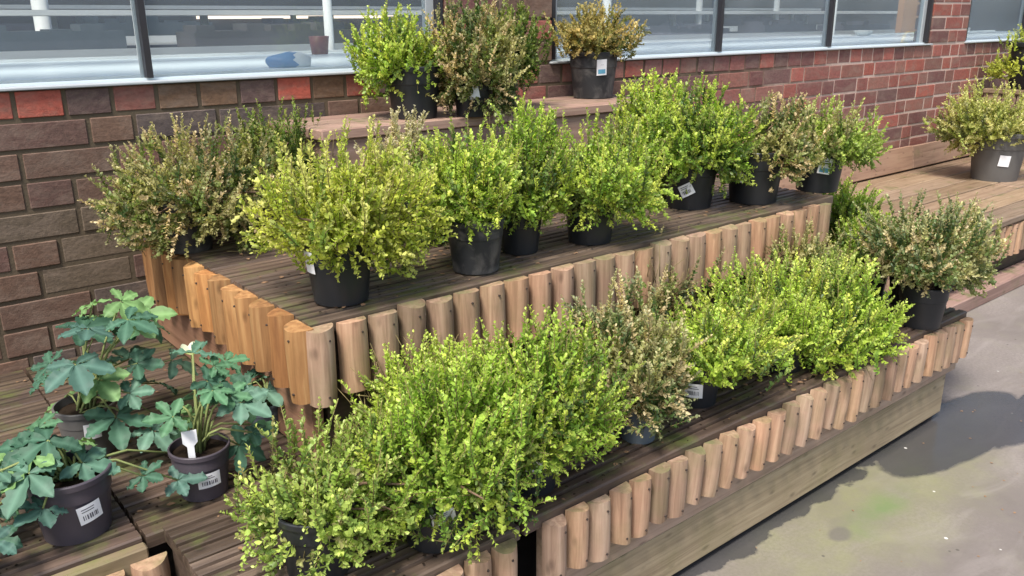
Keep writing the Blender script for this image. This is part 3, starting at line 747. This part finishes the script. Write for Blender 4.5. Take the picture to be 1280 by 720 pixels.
ON = 'on the middle step'; OF = 'on the front step'
PL = [
('T1',(1.407,2.157,0.923),0.081,0.150,(1.369,2.183,1.085),0.141,0.126,'lime'),
('T2',(1.565,2.077,0.923),0.063,0.116,(1.566,2.076,1.044),0.173,0.207,'bronze'),
('T2b',(1.751,2.182,0.923),0.058,0.108,(1.774,2.165,1.099),0.140,0.130,'dark'),
('T3',(2.265,2.274,0.923),0.089,0.164,(2.263,2.276,1.127),0.191,0.104,'gold'),
('M1',(0.689,2.114,0.653),0.069,0.127,(0.713,2.101,0.783),0.228,0.154,'bronze'),
('M1b',(0.901,2.211,0.653),0.066,0.122,(0.974,2.172,0.821),0.178,0.132,'dark'),
('M2',(0.783,1.502,0.653),0.069,0.128,(0.802,1.486,0.826),0.190,0.142,'yellow'),
('M9',(1.176,1.880,0.653),0.064,0.118,(1.181,1.877,0.812),0.109,0.145,'pale'),
('M2b',(1.196,1.796,0.653),0.063,0.116,(1.197,1.795,0.721),0.130,0.166,'green'),
('M3',(1.126,1.497,0.653),0.066,0.122,(1.115,1.506,0.834),0.132,0.130,'lime'),
('M4',(1.305,1.552,0.653),0.055,0.103,(1.321,1.538,0.815),0.134,0.172,'green'),
('M5',(1.506,1.512,0.653),0.068,0.126,(1.533,1.486,0.803),0.164,0.134,'lime'),
('M6b',(2.073,1.783,0.653),0.072,0.134,(2.061,1.797,0.829),0.143,0.191,'lime'),
('M6',(2.028,1.616,0.653),0.083,0.153,(2.041,1.600,0.837),0.189,0.161,'green'),
('M7',(2.243,1.537,0.653),0.088,0.162,(2.275,1.487,0.811),0.141,0.140,'bronze'),
('M8',(2.553,1.505,0.653),0.082,0.153,(2.571,1.487,0.816),0.184,0.098,'olive'),
('L1',(0.510,1.120,0.345),0.064,0.120,(0.529,1.117,0.453),0.145,0.124,'olive'),
('L2',(0.703,1.067,0.345),0.062,0.115,(0.737,1.044,0.498),0.148,0.148,'green'),
('L2b',(0.889,1.292,0.345),0.066,0.122,(0.876,1.300,0.458),0.144,0.126,'lime'),
('L3',(0.942,1.087,0.345),0.054,0.100,(0.957,1.074,0.513),0.155,0.138,'green'),
('L4',(1.245,1.091,0.345),0.045,0.082,(1.220,1.115,0.487),0.145,0.192,'tan'),
('L5',(1.483,1.128,0.345),0.058,0.108,(1.510,1.090,0.491),0.156,0.086,'lime'),
('L6b',(1.781,1.336,0.345),0.057,0.105,(1.674,1.441,0.504),0.185,0.120,'bronze'),
('L6',(1.811,1.116,0.345),0.062,0.114,(1.802,1.139,0.452),0.203,0.145,'lime'),
('L7',(2.022,1.059,0.345),0.062,0.115,(1.994,1.076,0.424),0.167,0.155,'lime'),
('L10',(2.257,1.315,0.345),0.064,0.118,(2.199,1.363,0.486),0.198,0.108,'bronze'),
('L8',(2.391,1.038,0.345),0.068,0.125,(2.394,1.055,0.565),0.190,0.128,'tan'),
('L9',(2.540,1.150,0.345),0.062,0.115,(2.631,1.053,0.503),0.125,0.139,'dull'),
('L11',(2.862,1.481,0.345),0.073,0.134,(2.820,1.530,0.500),0.110,0.140,'green'),
('L11b',(2.505,1.269,0.345),0.064,0.118,(2.510,1.260,0.523),0.118,0.075,'green'),
('R1',(5.066,1.913,0.332),0.143,0.265,(5.039,1.969,0.622),0.279,0.204,'cream'),
('R2',(5.935,2.117,0.770),0.150,0.277,(5.935,2.118,0.916),0.237,0.199,'yellow'),
('H1',(0.235,1.500,0.342),0.068,0.120,(0.200,1.525,0.452),0.098,0.085,'H'),
('H2',(0.455,1.482,0.342),0.054,0.099,(0.488,1.472,0.514),0.080,0.116,'H'),
('H3',(0.334,1.796,0.342),0.059,0.109,(0.389,1.788,0.476),0.149,0.201,'H'),
('H4',(0.651,1.637,0.342),0.040,0.075,(0.655,1.635,0.424),0.056,0.055,'H'),
('H5',(-0.020,1.480,0.342),0.045,0.075,(0.060,1.420,0.432),0.070,0.035,'H'),
]
INFO = {   # label, pot material, label-plate, upright
'T1': ('bright lime shrub in a plain black pot at the left of the top step', 'pot', None, .6),
'T2': ('drooping bronze shrub with a small white tag on the top step', 'pot', (.05, .62, .030, .034, .2, 'plain'), .15),
'T2b': ('dark green shrub standing behind the bronze one on the top step', 'pot', None, .4),
'T3': ('round golden brown shrub in a scuffed pot with white label on the top step', 'pot_dusty', (.35, .68, .038, .055, .05, 'blue'), .1),
'M1': ('bronze and green shrub at the left end of the middle step by the wall', 'pot_dusty', None, .2),
'M1b': ('dark green shrub at the back left of the middle step', 'pot', None, .3),
'M2': ('large yellow shrub at the front left corner of the middle step', 'pot', (-1.02, .72, .030, .045, 0, 'plain'), .35),
'M9': ('pale beige dried shrub below the black pot of the top step', 'pot', None, .5),
'M2b': ('mid green shrub squeezed behind the large yellow one', 'pot', None, .7),
'M3': ('lime shrub in a dusty grey smeared pot ' + ON, 'pot_dusty', None, .6),
'M4': ('leafy green shrub between the dusty pot and its right neighbour ' + ON, 'pot', None, .6),
'M5': ('spreading lime shrub with bare pot at the middle of the middle step', 'pot', None, .45),
'M6b': ('tall lime shrub near the right end of the top step', 'pot', None, .7),
'M6': ('bushy green shrub in a pot with a tilted white label ' + ON, 'pot', (-.1, .42, .042, .036, .5, 'bar'), .6),
'M7': ('half bronze shrub with dead brown leaves ' + ON, 'pot', (-.55, .55, .036, .030, -.5, 'plain'), .25),
'M8': ('olive shrub with upright shoots at the right end of the middle step', 'pot', (.25, .60, .040, .052, -.15, 'blue'), .75),
'L1': ('mixed olive shrub at the left end of the front step', 'pot', None, .35),
'L2': ('biggest bright green shrub near the bottom of the photo', 'pot', (.25, .66, .042, .026, .2, 'bar'), .8),
'L2b': ('lime shrub at the back of the short front step, close to the half logs', 'pot', None, .8),
'L3': ('bright green shrub beside the gap left by the missing log', 'pot', (.05, .72, .034, .024, -.1, 'plain'), .7),
'L4': ('tan and bronze shrub with pink brown leaf tips ' + OF, 'pot_slate', None, .3),
'L5': ('feathery lime shrub hanging over a white label ' + OF, 'pot', (-.1, .45, .042, .036, 0, 'bar'), .7),
'L6b': ('low bronze shrub against the half logs of the middle step', 'pot', None, .2),
'L6': ('lime shrub in the densest part of the front step row', 'pot', None, .7),
'L7': ('lime shrub with long arching shoots left of the bare black pot ' + OF, 'pot', None, .85),
'L10': ('bronze tinted shrub at the back of the front step row', 'pot', None, .4),
'L8': ('tan and green shrub in a bare black pot at the right of the front step', 'pot', None, .3),
'L9': ('dull grey green shrub at the far right end of the front step', 'pot', None, .25),
'L11': ('small mid green shrub beside the right end of the middle step', 'pot', None, .5),
'L11b': ('small green shrub behind the tan one ' + OF, 'pot', None, .6),
'R1': ('cream and green shrub in a large grey pot on the right deck', 'pot_grey', (.30, .45, .055, .060, -.08, 'plain'), .4),
'R2': ('yellow leaved shrub on the timber plinth at the right edge', 'pot', None, .5),
}
for i, (key, loc, r, h, fc, a, b, st) in enumerate(PL):
    if st == 'H': continue
    lab, pm, pl, upr = INFO[key]
    sz = {'T': 1.15, 'M': 1.05, 'L': 1.0, 'R': 1.6}[key[0]]
    if loc[0] > 1.9 and key[0] in 'ML': sz *= 1.12
    srf = None
    if loc[2] < .4 and loc[1] < 1.41: srf = lambda W: (W[:, 1] < 1.36) | (W[:, 2] > .66)
    if key in ('M9', 'M2b', 'M1b', 'M4', 'M6b'): srf = lambda W: (W[:, 1] < 2.05) | (W[:, 2] > .93) | (W[:, 0] < 1.04) | (W[:, 0] > 2.45)
    if key in ('L11',): srf = lambda W: (W[:, 0] > 2.54) | (W[:, 1] < 1.36) | (W[:, 2] > .66)
    if key[0] == 'L': a *= 1.07
    shrub(key, loc, r, h, fc, a, b, st, lab, pm, pl, upr, sz, srf, 100 + i)
# bent yellow hose by the shrub at the right edge
tb = MB(); tb.tube([(5.795, 2.035, .779), (5.79, 2.035, .83), (5.785, 2.035, .88)] + [(5.745 - .075 * math.cos(t), 2.04, 1.0 + .10 * math.sin(t)) for t in np.linspace(-1.75, 2.2, 20)], .009, 8)
tag(tb.build('hose_end', M['yellow_hose'], None, True), 'bent yellow hose end standing beside the yellow shrub at the right edge', 'hose')

# ---- broad-leaved plants (palmate leaves) on the left deck
def palmate(mb, pos, dirv, nrmv, size, col, q, lobes=5):
    """a lobed leaf: fan of toothed leaflets joined at the middle, slightly cupped"""
    d = Vector(dirv).normalized(); n = Vector(nrmv); n = (n - d * n.dot(d)).normalized(); s = d.cross(n)
    span = math.radians(118 if lobes > 3 else 85)
    cup = q.uniform(-.25, .12)
    for k in range(lobes):
        a = -span + 2 * span * k / (lobes - 1); L_ = size * (1 - .28 * abs(a) / span) * q.uniform(.92, 1.08)
        ax = d * math.cos(a) + s * math.sin(a); sx = s * math.cos(a) - d * math.sin(a)
        wd = L_ * q.uniform(.23, .29); prof = [(.04, .12), (.16, .40), (.30, .72), (.36, .66), (.48, .98), (.54, .88), (.66, 1.02), (.71, .86), (.80, .80), (.84, .62), (.92, .42), (1.0, 0.04)]
        lift = q.uniform(-.1, .08); vs = []; m = len(prof)
        for (u, w) in prof:
            zz = (cup * u * u + lift * u) * L_ - .05 * L_ * u ** 3
            w2 = w * wd * (1 + .16 * (q.random() - .5)); e = .22 * w2 + .004 * q.uniform(-1, 1)
            c = Vector(pos) + ax * (u * L_) + n * zz
            vs += [c - sx * w2 + n * e, c - sx * w2 * .5 + n * e * .35, c, c + sx * w2 * .5 + n * e * .35, c + sx * w2 + n * e]
        fs = []
        for i in range(m - 1):
            for j in range(4): fs.append((i * 5 + j, i * 5 + j + 1, (i + 1) * 5 + j + 1, (i + 1) * 5 + j))
        kc = q.uniform(.85, 1.15); o = len(mb.v); mb.add(vs, fs, tuple(v * kc for v in col))
        for i in range(m): mb.c[o + i * 5 + 2] = tuple(min(.6, v * kc * 1.45 + .015) for v in col)
HC = [(.050, .12, .075), (.075, .155, .105), (.038, .095, .058), (.10, .19, .135), (.07, .16, .08), (.14, .25, .09), (.055, .115, .09)]
def hellebore(loc, r, h, fc, a, b, label, potmat, nleaf, pl=None, size=.075, seed=1, flower=None, extra=(), stick=None):
    t = empty('potted_hellebore', loc, label, 'plant', 'broad leaved plants on the left deck')
    view = math.atan2(-loc[1], -loc[0])
    if pl: pl = (view + pl[0],) + tuple(pl[1:])
    pot_parts(t, r, h, M[potmat], pl, seed)
    q = random.Random(seed); lv = MB(); stm = MB(); rel = Vector(fc) - Vector(loc)
    targets = []
    for i in range(nleaf):
        for _ in range(50):
            u = Vector((q.gauss(0, 1), q.gauss(0, 1), q.gauss(.35, 1))).normalized() * (q.uniform(.25, 1) ** .4)
            p = rel + Vector((u.x * a, u.y * a, u.z * b))
            if all((p - o[0]).length > size * .45 for o in targets) and p.z > .03 and not (math.hypot(p.x, p.y) < r * 1.3 and p.z < h * 1.1) and p.y + loc[1] < 2.3: break
        targets.append((p, size * q.uniform(.7, 1.2)))
    for p, s in extra: targets.append((Vector(p) - Vector(loc), s))
    for p, s in targets:
        out = Vector((p.x, p.y, 0)); out = out.normalized() if out.length > 1e-3 else Vector((1, 0, 0))
        d = (out * .9 + Vector((q.uniform(-.5, .5), q.uniform(-.5, .5), q.uniform(-.55, .15)))).normalized()
        n = (Vector((0, 0, 1)) + out * .35 + Vector((-.25, -.45, 0)) + Vector((q.uniform(-.3, .3), q.uniform(-.3, .3), 0))).normalized()
        palmate(lv, p, d, n, s, q.choice(HC), q, q.choice([5, 5, 5, 3]))
        st = Vector((q.uniform(-.3, .3) * r, q.uniform(-.3, .3) * r, h * .87)); md = st.lerp(p, .5) + Vector((0, 0, .03)); md.z = max(md.z, h * 1.0)
        stm.tube([st, st.lerp(md, .6) + Vector((0, 0, .01)), md, p], [.0028, .0025, .0022, .0018], 6, (.20, .24, .08))
    lo = lv.build('foliage', M['bigleaf'], t, True)
    if flower is not None:
        fp = Vector(flower) - Vector(loc); fl = MB()
        for k in range(6):
            an = 6.283 * k / 6; ax = Vector((math.cos(an), math.sin(an), .35)); sx = Vector((-math.sin(an), math.cos(an), 0)); vs = []
            for (uu, w) in ((0, .2), (.3, .8), (.65, 1), (.9, .6), (1, .1)):
                c = fp + ax * uu * .022 + Vector((0, 0, .01 * uu * uu)); vs += [c - sx * w * .010, c + Vector((0, 0, -.002)), c + sx * w * .010]
            fl.add(vs, [(i * 3 + j, i * 3 + j + 1, i * 3 + j + 4, i * 3 + j + 3) for i in range(4) for j in range(2)], (.80, .82, .62))
        fl.build('flower', M['petal'], t, True)
        stm.tube([(0, 0, h * .87), (fp.x * .5, fp.y * .5, h + (fp.z - h) * .6), fp], [.003, .0028, .0022], 6, (.22, .27, .10))
    stm.build('stem', M['stem'], t, True)
    if stick is not None:
        sp = Vector(stick) - Vector(loc); tb = MB()
        vd = Vector((math.cos(view), math.sin(view), 0)); sd = Vector((-vd.y, vd.x, 0)); nu = 8; vs = []; fs = []
        base = Vector((sp.x, sp.y, h * .86))
        for i in range(nu + 1):
            u = i / nu; c = base.lerp(sp, u); hw = (.006 if u < .55 else .013)
            vs += [c - sd * hw + vd * .0008, c + sd * hw + vd * .0008, c + sd * hw - vd * .0008, c - sd * hw - vd * .0008]
        for i in range(nu):
            for j in range(4): fs.append((i * 4 + j, i * 4 + (j + 1) % 4, (i + 1) * 4 + (j + 1) % 4, (i + 1) * 4 + j))
        fs += [(3, 2, 1, 0), tuple(nu * 4 + j for j in range(4))]
        tb.add(vs, fs); tb.build('plant_tag', M['label'], t)
    return t
HI = {
'H1': ('large broad leaved plant in a purplish pot with barcode label at the left edge', 'pot_purple', 20, (.35, .50, .040, .036, .15, 'bar'), .068, 21),
'H2': ('broad leaved plant with one cream flower and a white tag stick in its pot', 'pot_purple', 14, (.20, .48, .042, .030, .05, 'bar'), .055, 22),
'H3': ('tall broad leaved plant at the back of the left deck near the wall', 'pot_grey', 24, (.1, .62, .032, .035, 0, 'plain'), .071, 23),
'H4': ('small blue green plant in a slate pot at the corner of the middle step', 'pot_slate', 6, None, .06, 24),
'H5': ('small bright plant at the front edge of the left deck, in the bottom left corner', 'pot', 7, None, .050, 25),
}
for (key, loc, r, h, fc, a, b, st) in PL:
    if st != 'H': continue
    lab, pm, nl, pl, sz, sd = HI[key]; kw = {}
    if key == 'H1': kw['extra'] = (((.18, 1.44, .435), .055), ((.43, 1.52, .415), .055), ((.40, 1.45, .40), .05), ((.345, 1.46, .425), .045))
    if key == 'H2': kw['flower'] = (.485, 1.55, .595); kw['stick'] = (.43, 1.45, .49)
    hellebore(loc, r, h, fc, a, b, lab, pm, nl, pl, sz, sd, **kw)

# ------------------------------------------------------------------ fallen leaves on deck, steps and yard
def litter(name, label, cat, n, region, seed, m, s=(.006, .018)):
    q = random.Random(seed); mb = MB()
    for _ in range(n):
        x, y, z = region(q); L_ = q.uniform(*s); a = q.uniform(0, 6.28); ca, sa = math.cos(a), math.sin(a); w = L_ * .32
        pts = [(-.5, 0, .0), (-.15, 1, .3), (.2, .9, .25), (.5, 0, .1), (.2, -.9, .3), (-.15, -1, .2)]
        mb.add([(x + u * L_ * ca - v * w * sa, y + u * L_ * sa + v * w * ca, z + .001 + c * w * q.uniform(.3, 1.2)) for u, v, c in pts], [(0, 1, 2, 3), (0, 3, 4, 5)])
    tag(mb.build(name, m), label, cat, kind='stuff')
litter('fallen_leaves', 'dry brown leaves scattered on the middle step', 'leaves', 320, lambda q: (q.uniform(.70, 2.4), q.uniform(1.43, 2.03), .6535), 5, M['dead_leaf'])
litter('fallen_leaves', 'bits of dry leaf on the low deck around the broad leaved plants', 'leaves', 90, lambda q: (q.uniform(-.3, .62), q.uniform(1.43, 2.3), .3425), 11, M['dead_leaf'])
litter('fallen_leaves', 'dry brown leaves scattered on the front step', 'leaves', 260, lambda q: (q.uniform(.40, 2.5), q.uniform(1.01, 1.38), .3465), 6, M['dead_leaf'])
litter('spilled_compost', 'dark compost crumbs spilled around the pots of the middle step', 'compost', 420, lambda q: (q.uniform(.70, 2.45), 1.44 + .35 * q.random() ** 1.6, .6535), 15, M['soil'], (.003, .009))
litter('spilled_compost', 'dark compost crumbs spilled on the front step', 'compost', 420, lambda q: (q.uniform(.40, 2.58), q.uniform(1.005, 1.2), .3465), 16, M['soil'], (.003, .009))
litter('spilled_compost', 'dark compost crumbs spilled on the low deck by the broad leaved plants', 'compost', 300, lambda q: (q.uniform(-.1, .62), q.uniform(1.42, 1.9), .3425), 17, M['soil'], (.003, .009))
litter('debris', 'small crumbs and leaf bits on the concrete yard', 'debris', 90, lambda q: (q.uniform(1.0, 3.4), q.uniform(.2, 1.0), .0), 8, M['dead_leaf'], (.004, .010))

# ------------------------------------------------------------------ light
w = bpy.data.worlds.new('World'); S.world = w; w.use_nodes = True
nt = w.node_tree; nt.nodes.clear()
sky = nt.nodes.new('ShaderNodeTexSky'); sky.sky_type = 'NISHITA'; sky.sun_disc = False
sun_az, sun_el = math.radians(SUN_AZ_DEG := 208), math.radians(60)     # azimuth of the sun, counter-clockwise from +X
sky.sun_elevation = sun_el; sky.sun_rotation = math.pi / 2 - sun_az
sky.air_density = 1.2; sky.dust_density = 3.0; sky.ozone_density = 1.0
bg = nt.nodes.new('ShaderNodeBackground'); bg.inputs[1].default_value = .125
out = nt.nodes.new('ShaderNodeOutputWorld'); nt.links.new(sky.outputs[0], bg.inputs[0]); nt.links.new(bg.outputs[0], out.inputs[0])
ld = bpy.data.lights.new('sun', 'SUN'); ld.energy = 3.0; ld.angle = math.radians(14); ld.color = (1, .95, .87)
so = bpy.data.objects.new('sun', ld); COL.objects.link(so)
dv = Vector((math.cos(sun_az) * math.cos(sun_el), math.sin(sun_az) * math.cos(sun_el), math.sin(sun_el)))
so.rotation_euler = dv.to_track_quat('Z', 'Y').to_euler(); so.location = dv * 30

S.render.engine = 'CYCLES'
S.view_settings.view_transform = 'Standard'; S.view_settings.look = 'None'; S.view_settings.gamma = 1; S.view_settings.use_curve_mapping = False
S.view_settings.exposure = 1.0
S.cycles.use_denoising = True; S.cycles.max_bounces = 8; S.cycles.transparent_max_bounces = 12
